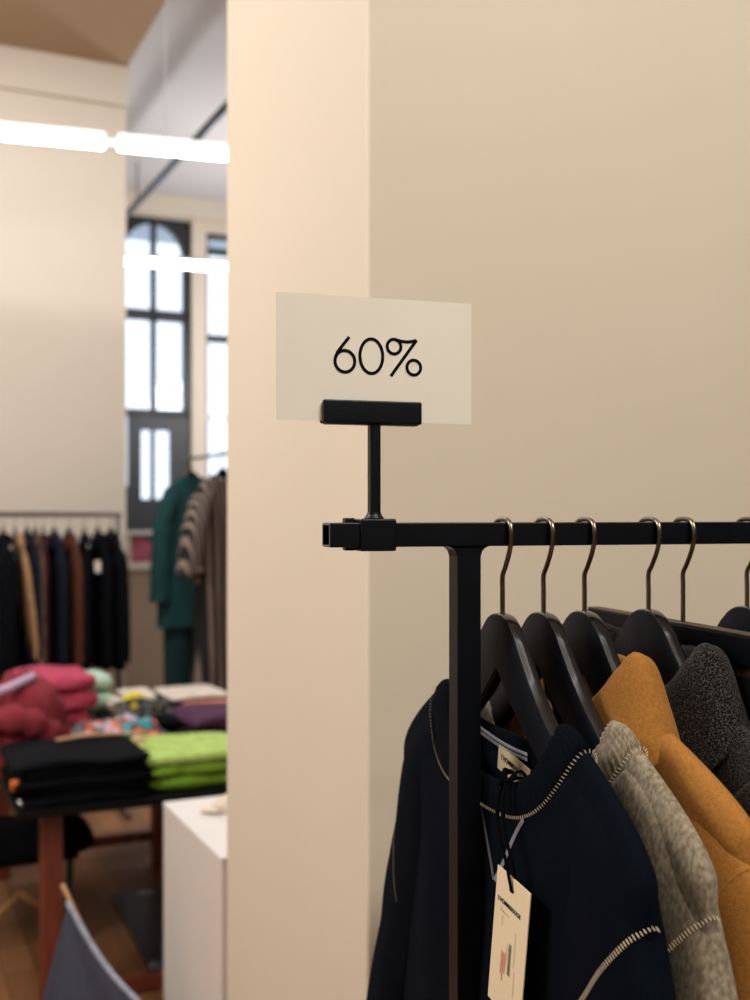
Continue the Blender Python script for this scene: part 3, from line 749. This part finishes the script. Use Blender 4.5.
def ordlab(things, stacktxt):
    def f(k, n):
        if n == 1: return things+' '+stacktxt
        return things+', '+('topmost' if k == n-1 else 'lowest' if k == 0 else ('second from the top' if k == n-2 else ('third from the top' if k == n-3 else 'fourth from the top')))+' '+stacktxt
    return f
sg = 'folded garments stacked on the table'
stack(.50, .10, 1, .44, .37, .040, MF['green'], 'folded_sweatshirt', 'sweatshirt', lambda k, n: 'lime green folded sweatshirt at the bottom of the green stack', sg, sd=1)
stack(.50, .10, 1, .43, .36, .038, MF['green'], 'folded_sweatshirt', 'sweatshirt', lambda k, n: 'lime green folded sweatshirt in the middle of the green stack', sg, z0=TZ+.045, sd=2)
stack(.485, .095, 1, .42, .36, .040, MF['green2'], 'folded_sweatshirt', 'sweatshirt', lambda k, n: 'lime green folded sweatshirt in a lit tone on top of the green stack', sg, z0=TZ+.086, sd=4)
stack(.095, .10, 5, .43, .42, .0275, M['blackfab'], 'folded_trousers', 'trousers', ordlab('black folded trousers', 'of the black stack on the table front'), sg, sd=2, crumple=.010)
stack(.15, .98, 4, .30, .34, .070, MF['pink'], 'folded_sweatshirt', 'sweatshirt', ordlab('pink folded sweatshirt', 'of the pink stack behind the burgundy jacket'), sg, sd=3, crumple=.012)
stack(.34, 1.18, 3, .16, .2, .078, MF['mint'], 'folded_sweater', 'sweater', ordlab('mint folded sweater', 'of the mint stack at the table back'), sg, sd=5, crumple=.004)
stack(.80, .70, 2, .40, .34, .062, MF['purple'], 'folded_sweatshirt', 'sweatshirt', ordlab('plum folded sweatshirt', 'of the plum pair behind the green stack'), sg, sd=6, crumple=.012)
stack(.93, 1.05, 2, .40, .30, .035, MF['salmon'], 'folded_shirt', 'shirt', ordlab('salmon folded shirt', 'of the salmon pair beside the pier edge'), sg, sd=7)
stack(.80, 1.36, 2, .40, .32, .035, M['blackfab'], 'folded_trousers', 'trousers', ordlab('black folded trousers', 'of the pair under the white shirt'), sg, sd=8)
stack(.83, 1.36, 1, .30, .30, .022, MF['white'], 'folded_shirt', 'shirt', lambda k, n: 'white folded shirt lying flat on black trousers at the table back', sg, z0=TZ+.075, sd=8)
stack(.63, .86, 2, .36, .34, .048, M['blackfab'], 'folded_jacket', 'jacket', ordlab('black folded jacket', 'of the black pair in the middle of the table'), sg, sd=9, crumple=.012)
stack(.38, .42, 2, .50, .28, .036, M['blackfab'], 'folded_jacket', 'jacket', ordlab('black folded jacket', 'of the wide black pair behind the front stack'), sg, sd=10, crumple=.012)
stack(.05, 1.18, 2, .34, .3, .06, MF['navy2'], 'folded_jacket', 'jacket', ordlab('dark navy folded jacket', 'of the pair at the far left of the table'), sg, sd=12, crumple=.012)
def heap(name, mb, m, label, cat, u, v, z, rot=0, **k):
    o = obj(name, mb, m, smooth=True, loc=TP(u, v, z), rotz=ROOM+rot); return tag(o, label, cat)
def ridged(rx, ry, rz, seed, n=64, m=34):
    mb = MB(); rings = []
    for i in range(m+1):
        th = PI*.5*i/m; r = []
        for j in range(n):
            a = 2*PI*j/n; q = Vector((math.copysign(abs(math.sin(th)*math.cos(a))**.8, math.cos(a)), math.copysign(abs(math.sin(th)*math.sin(a))**.8, math.sin(a)), math.cos(th)**.7 if th < PI/2-1e-6 else 0))
            w = Vector((q.x*rx, q.y*ry, q.z*rz))
            k = .07*abs(math.sin(7*q.z+5*q.x-3*q.y+seed+2*noise.noise(q*1.6+Vector((seed, 0, 0)))))+.10*noise.noise(q*1.7+Vector((seed, 2, 0)))
            w = w*(1+k); w.z = max(0, w.z); r.append(w)
        rings.append(r)
    mb.loft(rings, True, False); return mb
jk = heap('puffer_jacket', ridged(.165, .17, .33, 3), MF['red'], 'burgundy puffer jacket heaped on the left of the table', 'jacket', -.03, .53, TZ, rot=.2)
sl = MB(); sl.tube(catmull([(-.16, -.14, .20), (-.06, -.185, .20), (.04, -.17, .14), (.12, -.14, .03)], 6), [.05+.008*math.sin(i*1.7) for i in range(19)], 14); obj('sleeve', sl, MF['red'], jk, smooth=True)
hm = MB(); hm.tube(catmull([(-.17, -.10, .275), (-.07, -.13, .315), (.02, -.08, .335)], 6), .016, 10); o = obj('lining_edge', hm, MF['lav'], jk, smooth=True); o['label'] = 'pale lavender lining edge'
def crumple_sheet(w, d, h, seed, nx=40, ny=30):
    rows = []
    for i in range(ny+1):
        r = []
        for j in range(nx+1):
            x, y = -w/2+w*j/nx, -d/2+d*i/ny; e = min(1, 6*min(j/nx, 1-j/nx, i/ny, 1-i/ny))
            z = h*sm(e)*(.55+.5*noise.noise(Vector((x*8+seed, y*8, 0)))+.35*abs(math.sin(22*x+9*y+2*noise.noise(Vector((x*5, y*5, seed))))))
            r.append(Vector((x+.02*noise.noise(Vector((y*9, seed, 0))), y+.02*noise.noise(Vector((x*9, seed, 4))), max(.001, z))))
        rows.append(r)
    return MB().loft(rows, False, False)
heap('printed_scarf', crumple_sheet(.36, .28, .06, 2), MF['scarf'], 'crumpled floral scarf in orange, teal and lilac', 'scarf', .36, .73, TZ+.052)
heap('folded_tee', folded(.40, .28, .034, 5, .008), MF['purple'], 'dull plum folded shirt under the floral scarf', 'shirt', .36, .75, TZ)
stack(.52, 1.06, 2, .34, .46, .045, M['blackfab'], 'folded_jacket', 'jacket', ordlab('black folded jacket', 'of the pair under the yellow hat'), sg, sd=14)
heap('yellow_beanie', blob(.06, .06, .055, .3, 10, 5), MF['yellow'], 'yellow knitted hat among the clothes at the table middle', 'hat', .50, 1.06, TZ+.094)
heap('white_beanie', blob(.045, .05, .045, .3, 12, 8), MF['white'], 'small white knitted hat left of the yellow one', 'hat', .43, 1.08, TZ+.094)
heap('folded_tee', folded(.15, .2, .03, 15, .008), MF['white'], 'small cream folded shirt behind the yellow hat', 'shirt', .57, 1.30, TZ+.09)
heap('patterned_scarf', crumple_sheet(.26, .2, .06, 9), multi_mat('dark_print', [(30, 30, 34), (90, 88, 90), (20, 20, 24), (190, 165, 60)], 22), 'dark patterned scarf in front of the yellow hat', 'scarf', .52, .92, TZ+.092)
heap('leather_strap', MB().tube(catmull([(-.16, 0, .006), (-.05, .01, .01), (.06, .0, .008), (.15, -.01, .006)], 6), .011, 8, flat=.5), mat('tan_leather', (186, 140, 100), .6, var=.1, vscale=20), 'tan leather strap lying on the black trousers', 'strap', .20, .17, TZ+.150, rot=.05)
heap('leather_tab', blob(.022, .03, .012, .1, 10, 8), mat('tan_leather_tab', (176, 128, 92), .6, var=.1, vscale=20), 'small round tan leather patch right of the strap', 'patch', .30, .05, TZ+.148)
o = heap('hanging_tag', MB().box(-.012, .012, -.001, .001, -.035, .0), MF['orange'], 'orange paper tag at the left side of the black stack', 'tag', -.125, -.10, .775)
bk = heap('round_patch', blob(.02, .02, .008, .0, 10, 8), MF['salmon'], 'small pale round badge on the black jackets', 'badge', .70, .74, TZ+.098)

# things under and around the table
lowbag = heap('black_holdall', blob(.32, .22, .10, .2, 5, 4, 32, 18, True, .8), M['blackfab'], 'black soft bag lying on a low stool under the table', 'bag', -.05, .62, .36)
st = thing('low_stool', 'dark low stool under the table', 'stool', TP(-.05, .62, 0), ROOM)
obj('seat', MB().box(-.22, .22, -.16, .16, .33, .36), M['tabletop'], st, bevel=.005)
for x in (-.19, .19):
    for y in (-.13, .13): obj('leg', MB().box(x-.012, x+.012, y-.012, y+.012, 0, .33), M['darkframe'], st)
hr = MB(); hr.tube([(-.12, 0, .02), (.1, .0, 0)], .012, 8); hr.tube([(-.03, 0, .012), (.035, -.03, -.06)], .014, 8)
o = obj('bracket_arm', hr, M['blackfab'], tbl, smooth=True, loc=(.33, .35, TZ-.06))
pa, pb = at(112, 900, 4.545), at(150, 976, 3.795)
case = thing('portfolio_case', 'flat black portfolio case lying on the wooden floor', 'case', (pa.x, pa.y, 0), 0)
dv = Vector((pb.x-pa.x, pb.y-pa.y, 0)); uu = Vector((cR, sR, 0))
cs = MB(); cs.add([(0, 0, .0), uu*.62, uu*.62+dv, dv] + [Vector((0, 0, .022)), uu*.62+Vector((0, 0, .022)), uu*.62+dv+Vector((0, 0, .022)), dv+Vector((0, 0, .022))], [(0, 3, 2, 1), (4, 5, 6, 7), (0, 1, 5, 4), (1, 2, 6, 5), (2, 3, 7, 6), (3, 0, 4, 7)])
obj('case_body', cs, mat('black_vinyl', (22, 26, 30), .35, var=.2, vscale=8), case, bevel=.004)
cc = MB(); q = dv*.97+uu*.02; cc.box(q.x-.015, q.x+.03, q.y-.015, q.y+.03, .021, .026); obj('metal_corner', cc, M['metal'], case); cc = MB(); q = dv*.05+uu*.12; cc.box(q.x-.02, q.x+.05, q.y-.008, q.y+.008, .022, .027); obj('metal_clasp', cc, M['metal'], case)

# denim sling chair in front
chair = thing('sling_chair', 'folding wooden chair with a grey denim sling, pointed corner up', 'chair', (at(75, 900, 2.95).x, 2.95, 0), 0)
pk = at(68, 902, 2.95)-Vector((at(75, 900, 2.95).x, 2.95, 0))
def rel(px, py, d): return at(px, py, d)-Vector((at(75, 900, 2.95).x, 2.95, 0))
A = rel(68, 902, 2.95); B = rel(140, 1003, 2.80); Cc = rel(40, 1010, 3.02); D_ = rel(150, 1120, 2.6); E_ = rel(20, 1130, 2.85)
slg = MB(); rows = []
nr = 16
for i in range(nr+1):
    t_ = i/nr
    lft = A.lerp(Cc, t_*1.0) if t_ < 1 else Cc
    rgt = A.lerp(B, t_) + Vector((0, 0, -.028*math.sin(PI*t_)))
    r = []
    for j in range(17):
        s = j/16; q = lft.lerp(rgt, s); q = q + Vector((0, .035*math.sin(PI*s)*t_ + .010*math.sin(s*14)*t_, -.02*math.sin(PI*s)*t_)); r.append(q)
    rows.append(r)
for i in range(1, 12):
    t_ = i/11; l = Cc.lerp(E_, t_); rg = B.lerp(D_, t_); rows.append([l.lerp(rg, j/16)+Vector((0, .035*math.sin(PI*j/16)+.01*math.sin(j/16*14), -.05*math.sin(PI*j/16)*(1-.5*t_)-.02*math.sin(PI*j/16))) for j in range(17)])
slg.loft(rows, False, False)
obj('denim_sling', slg, MF['denim'], chair, smooth=True, solid=.004)
hem = MB(); pth = [A.lerp(B, i/16)+Vector((0, -.004, -.028*math.sin(PI*i/16)+.002)) for i in range(17)]
hem.tube(pth, .0075, 8); o = obj('hem', hem, mat('pale_denim_hem', (150, 156, 172), .8, var=.2, vscale=60), chair, smooth=True); o['label'] = 'paler stitched hem'
hem = MB(); hem.tube([A+Vector((0, 0, -.01)), A.lerp(Cc, .5)+Vector((.03, .01, 0)), Cc+Vector((.075, .0, 0))], .003, 6); obj('seam', hem, MF['denim'], chair, smooth=True)
def pole(p, q, r=.0065): 
    mb = MB().tube([p, q], r, 8); return obj('wooden_pole', mb, M['wood'], chair, smooth=True)
pole(rel(62, 884, 3.02), rel(98, 960, 2.99)); 
pA = rel(62, 884, 3.02); 
def toground(p, dx, dy): return Vector((p.x+dx, p.y+dy, 0))
pole(rel(98, 960, 2.99), toground(rel(98, 960, 2.99), .03, .03)); pole(D_, toground(D_, .02, -.02)); pole(E_, toground(E_, -.02, .0))
gp = at(-14, 950, 3.95); gq = at(20, 893, 4.0); gr = at(52, 914, 4.1)
stnd = thing('folding_stand', 'light wooden folding stand on the floor left of the table leg', 'stand', (gq.x, gq.y, 0))
o0 = Vector((gq.x, gq.y, 0))
for p, q in ((Vector((lerp(gq.x, gp.x, 2.2), gp.y-.06, 0)), gq), (gq, gr), (gr, Vector((gr.x+.02, gr.y+.03, 0)))):
    obj('wooden_bar', MB().tube([p-o0, q-o0], .011, 8), M['wood'], stnd, smooth=True)

# ------------------------------------------------------------------ far clothes rack with jackets
RV = 6.03; RZ = 1.603
fr = thing('clothes_rack', 'slim brown metal clothes rack before the pale wall', 'clothes rack', RM(0, RV, 0), ROOM)
ue = 1.272
obj('top_rail', MB().tube([(-1.0, 0, RZ), (ue, 0, RZ)], .013, 10), M['rail'], fr, smooth=True)
for x in (-.98, ue-.012):
    obj('upright_post', MB().tube([(x, 0, .02), (x, 0, RZ)], .013, 10), M['rail'], fr, smooth=True)
    obj('foot_tube', MB().tube([(x, -.28, .013), (x, .28, .013)], .013, 10), M['rail'], fr, smooth=True)
HK2 = MB().tube(catmull([(0, 0, NECK-.004), (0, 0, -.045), (0, -.013, -.025), (0, -.018, 0), (0, -.008, .0165), (0, .01, .0165), (0, .017, .003)], 5), .0022, 6).data('hook'); HK2.materials.append(M['hook'])
def far_u(px): k = (px-375)/F; d = RV/(-k*sR + cR); return to_room(Vector((k*d, d, 0)))[0]
rackg = 'jackets on the far rack'
jl = [(3, 'blackfab', 'black puffer jacket at the left edge of the far rack', 'jacket', .045, 0),
      (15, 'camel', 'camel coat next to the black puffer jacket on the far rack', 'coat', .018, .9), (27, 'navy2', 'navy jacket between the camel and taupe coats', 'jacket', .018, .3), (35, 'brown', 'taupe coat left of the wine red dress', 'coat', .014, .5),
      (43, 'wine', 'wine red garment on the far rack', 'dress', .020, .5), (54, 'navy2', 'dark navy jacket between wine red and rust garments', 'jacket', .022, .5), (69, 'rust', 'rust brown coat on the far rack', 'coat', .024, .6),
      (84, 'blackfab', 'black jacket with a small pale tag, right of the rust coat', 'jacket', .022, .4), (98, 'blackfab', 'black coat second from the right end of the far rack', 'coat', .026, .2), (111, 'blackfab', 'black jacket at the right end of the far rack', 'jacket', .032, .1)]
for i, (px, mm, lbl, cat, th, yaw) in enumerate(jl):
    u = far_u(px); yw = -.10*math.sin(i*2.0)
    h_ = thing('clothes_hanger', 'dark hanger holding the '+lbl, 'clothes hanger', RM(u, RV, RZ), ROOM+yw, 'dark hangers on the far rack')
    obj('hanger_body', HM[0], None, h_, smooth=True); obj('hook', HK2, None, h_, smooth=True)
    m_ = M.get(mm) or MF[mm]
    r_ = thing('hanging_coat' if cat == 'coat' else 'hanging_dress' if cat == 'dress' else 'hanging_jacket', lbl, cat, RM(u, RV, RZ), ROOM+yw, rackg)
    g, d = garment(dict(neck_w=.07, neck_side=-.115, neck_front=-.24, neck_back=-.15, tip_w=.225, tip_z=-.21, Tn=th*.6, Tc=th, Th=th*1.25, x0=.0, seed=20+i, fold=.008, hem=-.86-.05*math.sin(i*1.3), hem_w=.23,
                        sl_path=[(.13, -.2), (.18, -.245), (.205, -.31), (.222, -.45), (.232, -.6), (.236, -.72), (.236, -.78)], sl_t=th*.9, sl_r=(.035, .05, .052, .05, .045, .04)), N=56, KY=12, KT=18)
    obj('garment_body', g, m_, r_, smooth=True)
    if mm == 'camel': r_.rotation_euler = (0, -.11, ROOM)
    obj('collar', coat_collar(x0=0, zt=-.10, a_y=.055, a_x=th*.7, leaf=.05, seed=i), m_, r_, smooth=True, solid=.004)
pt = tag(obj('price_tag', MB().box(-.015, .015, -.001, .001, -.06, 0), MF['white'], loc=RM(far_u(90), RV-.22, 1.36), rotz=0), 'small pale price tag hanging from a black jacket on the far rack', 'price tag')

# ------------------------------------------------------------------ tall rack with the teal outfit and the striped dress
DR = math.radians(-24)
c1 = at(192, 500, 6.05); c2 = at(214, 500, 5.75)
RZ2 = EYE+57/F*6.0
def axis(rot): return Vector((math.cos(rot), math.sin(rot), 0))
rdv = (Vector((c2.x-c1.x, c2.y-c1.y, 0))).normalized(); rrot = math.atan2(rdv.y, rdv.x)
tr_ = thing('clothes_rack', 'tall thin black rack holding the teal outfit and striped dress', 'clothes rack', (c1.x, c1.y, 0), rrot)
obj('top_rail', MB().tube([(-.12, 0, RZ2), (.95, 0, RZ2)], .009, 8), M['rail'], tr_, smooth=True)
for x in (-.10, .93):
    obj('upright_post', MB().tube([(x, 0, 0), (x, 0, RZ2)], .010, 8), M['rail'], tr_, smooth=True)
    obj('foot_tube', MB().tube([(x, -.22, .011), (x, .22, .011)], .011, 8), M['rail'], tr_, smooth=True)
def outfit(pos, rot, lbl_h):
    h_ = thing('clothes_hanger', lbl_h, 'clothes hanger', (pos.x, pos.y, RZ2), rot, 'dark hangers on the tall rack')
    obj('hanger_body', HM[0], None, h_, smooth=True); obj('hook', HK2, None, h_, smooth=True)
grot = math.radians(-38)
p1 = Vector((c1.x, c1.y, 0)); p2 = Vector((c1.x, c1.y, 0))+rdv*.47
outfit(p1, grot, 'dark hanger holding the teal outfit'); outfit(p2, grot+.15, 'dark hanger holding the striped dress')
ot = thing('teal_outfit', 'teal tunic over matching teal trousers hanging on the tall rack', 'outfit', (p1.x, p1.y, RZ2), grot)
g, d = garment(dict(neck_w=.08, neck_side=-.105, neck_front=-.16, neck_back=-.14, tip_w=.20, tip_z=-.19, Tn=.03, Tc=.06, Th=.085, x0=0, seed=41, fold=.014, hem=-.92, hem_w=.235,
    sl_path=[(.12, -.2), (.17, -.245), (.195, -.31), (.215, -.45), (.225, -.6), (.23, -.72), (.232, -.78)], sl_t=.05, sl_r=(.035, .05, .052, .05, .05, .05)), N=64, KY=14, KT=20)
obj('tunic', g, MF['teal'], ot, smooth=True)
lg = MB()
for s in (-1, 1):
    lg.loft([[Vector((.06*math.cos(a), s*.10+.10*math.sin(a)*(1-.15*k/10), -.8-.05*k)) for a in [2*PI*j/20 for j in range(20)]] for k in range(11)], True, True)
obj('trouser_legs', lg, mat('dark_teal_fabric', (0, 40, 43), .9, var=.15, vscale=10), ot, smooth=True)
nk = MB(); nk.loft([[Vector((.028*math.sin(a), .075*math.cos(a), z)) for a in [2*PI*j/24 for j in range(24)]] for z in (-.14, -.12, -.10)], True, False); obj('neckband', nk, MF['teal'], ot, smooth=True)
sm_ = stripe_mat('striped_cloth', (16, 15, 16), (132, 114, 101), 6.5, 'Y', .3)
sm2_ = stripe_mat('striped_sleeve_cloth', (16, 15, 16), (132, 114, 101), 14, 'Y', .3)
sd_ = thing('striped_dress', 'brown and black vertically striped long dress on the tall rack', 'dress', (p2.x, p2.y, RZ2), grot+.15)
g, d = garment(dict(neck_w=.085, neck_side=-.105, neck_front=-.17, neck_back=-.14, tip_w=.20, tip_z=-.19, Tn=.03, Tc=.06, Th=.11, x0=0, seed=47, fold=.012, hem=-1.45, hem_w=.215,
    sl_path=[(.12, -.2), (.17, -.245), (.205, -.32), (.24, -.42), (.26, -.52), (.27, -.57), (.272, -.60)], sl_t=.055, sl_r=(.035, .055, .058, .058, .06, .062)), N=64, KY=14, KT=26)
db = obj('dress_body', g, sm_, sd_, smooth=True); db.data.materials.append(sm2_)
for p in db.data.polygons:
    if p.index >= 64*(14+26): p.material_index = 1
bt = MB(); bt.loft([[Vector((.07*math.sin(a), .215*math.cos(a), z)) for a in [2*PI*j/32 for j in range(32)]] for z in (-.66, -.64, -.62)], True, False); obj('waist_tie', bt, sm_, sd_, smooth=True)
for s in (-1, 1):
    cf = MB(); cf.tube(catmull([(-.06, s*.235, -.575), (0, s*.335, -.61), (.06, s*.24, -.58)], 5), .018, 8)
    obj('rolled_cuff', cf, sm_, sd_, smooth=True)

# ------------------------------------------------------------------ display shelf on the low wall with a pink bag
sb = at(126, 567, 7.95); su, sv = to_room(sb)
shf = thing('display_shelf', 'white two board display shelf on the low wall', 'shelf', RM(su, VP_-.02, 1.235), ROOM)
obj('lower_board', MB().box(-.30, .42, 0, .18, 0, .02), M['white'], shf)
zb2 = at(126, 532, 8.0).z-1.235
obj('upper_board', MB().box(-.30, .42, 0, .18, zb2-.022, zb2+.006), M['white'], shf)
for x in (-.29, .02, .40): obj('divider', MB().box(x, x+.02, .01, .17, .02, zb2-.022), M['white'], shf)
tag(obj('pink_bag', blob(.115, .07, .19, .15, 9, 6), MF['pinkbag'], smooth=True, loc=RM(su+.125, VP_+.06, 1.255), rotz=ROOM), 'rounded pink bag standing between the white shelf boards', 'bag')

# ------------------------------------------------------------------ camera, light, world
cam = bpy.data.cameras.new('camera'); co = bpy.data.objects.new('camera', cam); C.objects.link(co)
cam.sensor_fit = 'HORIZONTAL'; cam.sensor_width = 24; cam.lens = 35; cam.shift_y = 15/750; cam.clip_start = .05
co.location = (0, 0, EYE); co.rotation_euler = (PI/2, 0, 0)
cam.dof.use_dof = True; cam.dof.focus_distance = .90; cam.dof.aperture_fstop = 4.6; cam.dof.aperture_blades = 9
bpy.context.scene.camera = co
def area(name, loc, target, sx, sy, power, col):
    l = bpy.data.lights.new(name, 'AREA'); l.shape = 'RECTANGLE'; l.size = sx; l.size_y = sy; l.energy = power; l.color = col
    o = bpy.data.objects.new(name, l); C.objects.link(o); o.location = loc
    o.rotation_euler = (Vector(target)-Vector(loc)).to_track_quat('-Z', 'Y').to_euler(); return o
area('shop_ceiling_light', (1.2, -.9, 3.9), (.4, 1.3, 1.2), 1.2, .5, 92, (1, .97, .90))
area('added_side_fill', (-2.4, 1.1, 3.2), (-.1, 1.9, 1.5), 1.6, .8, 82, (.98, .93, .89))  # added fill with no fixture, brightens the pier's left face
area('added_far_fill', tuple(RM(.6, 4.4, 4.1)), tuple(RM(.7, 5.2, 1.0)), 2.2, .8, 85, (.95, .96, 1))  # added fill with no fixture, brightens the table and pale wall
pl_ = bpy.data.lights.new('added_hall_fill', 'POINT'); pl_.energy = 165; pl_.shadow_soft_size = .3; pl_.color = (.98, .97, 1)  # added point fill hidden by the pier, brightens far wall and ceiling
po_ = bpy.data.objects.new('added_hall_fill', pl_); C.objects.link(po_); po_.location = RM(3.3, 8.3, 2.9)
w = bpy.data.worlds.new('world'); bpy.context.scene.world = w; w.use_nodes = True
w.node_tree.nodes['Background'].inputs['Color'].default_value = (.86, .92, 1, 1); w.node_tree.nodes['Background'].inputs['Strength'].default_value = 1.7
vs = bpy.context.scene.view_settings; vs.view_transform = 'Standard'; vs.look = 'None'; vs.exposure = 0; vs.gamma = 1
bpy.context.scene.cycles.use_denoising = True
bpy.context.scene.cycles.max_bounces = 8
bpy.context.scene.cycles.diffuse_bounces = 4
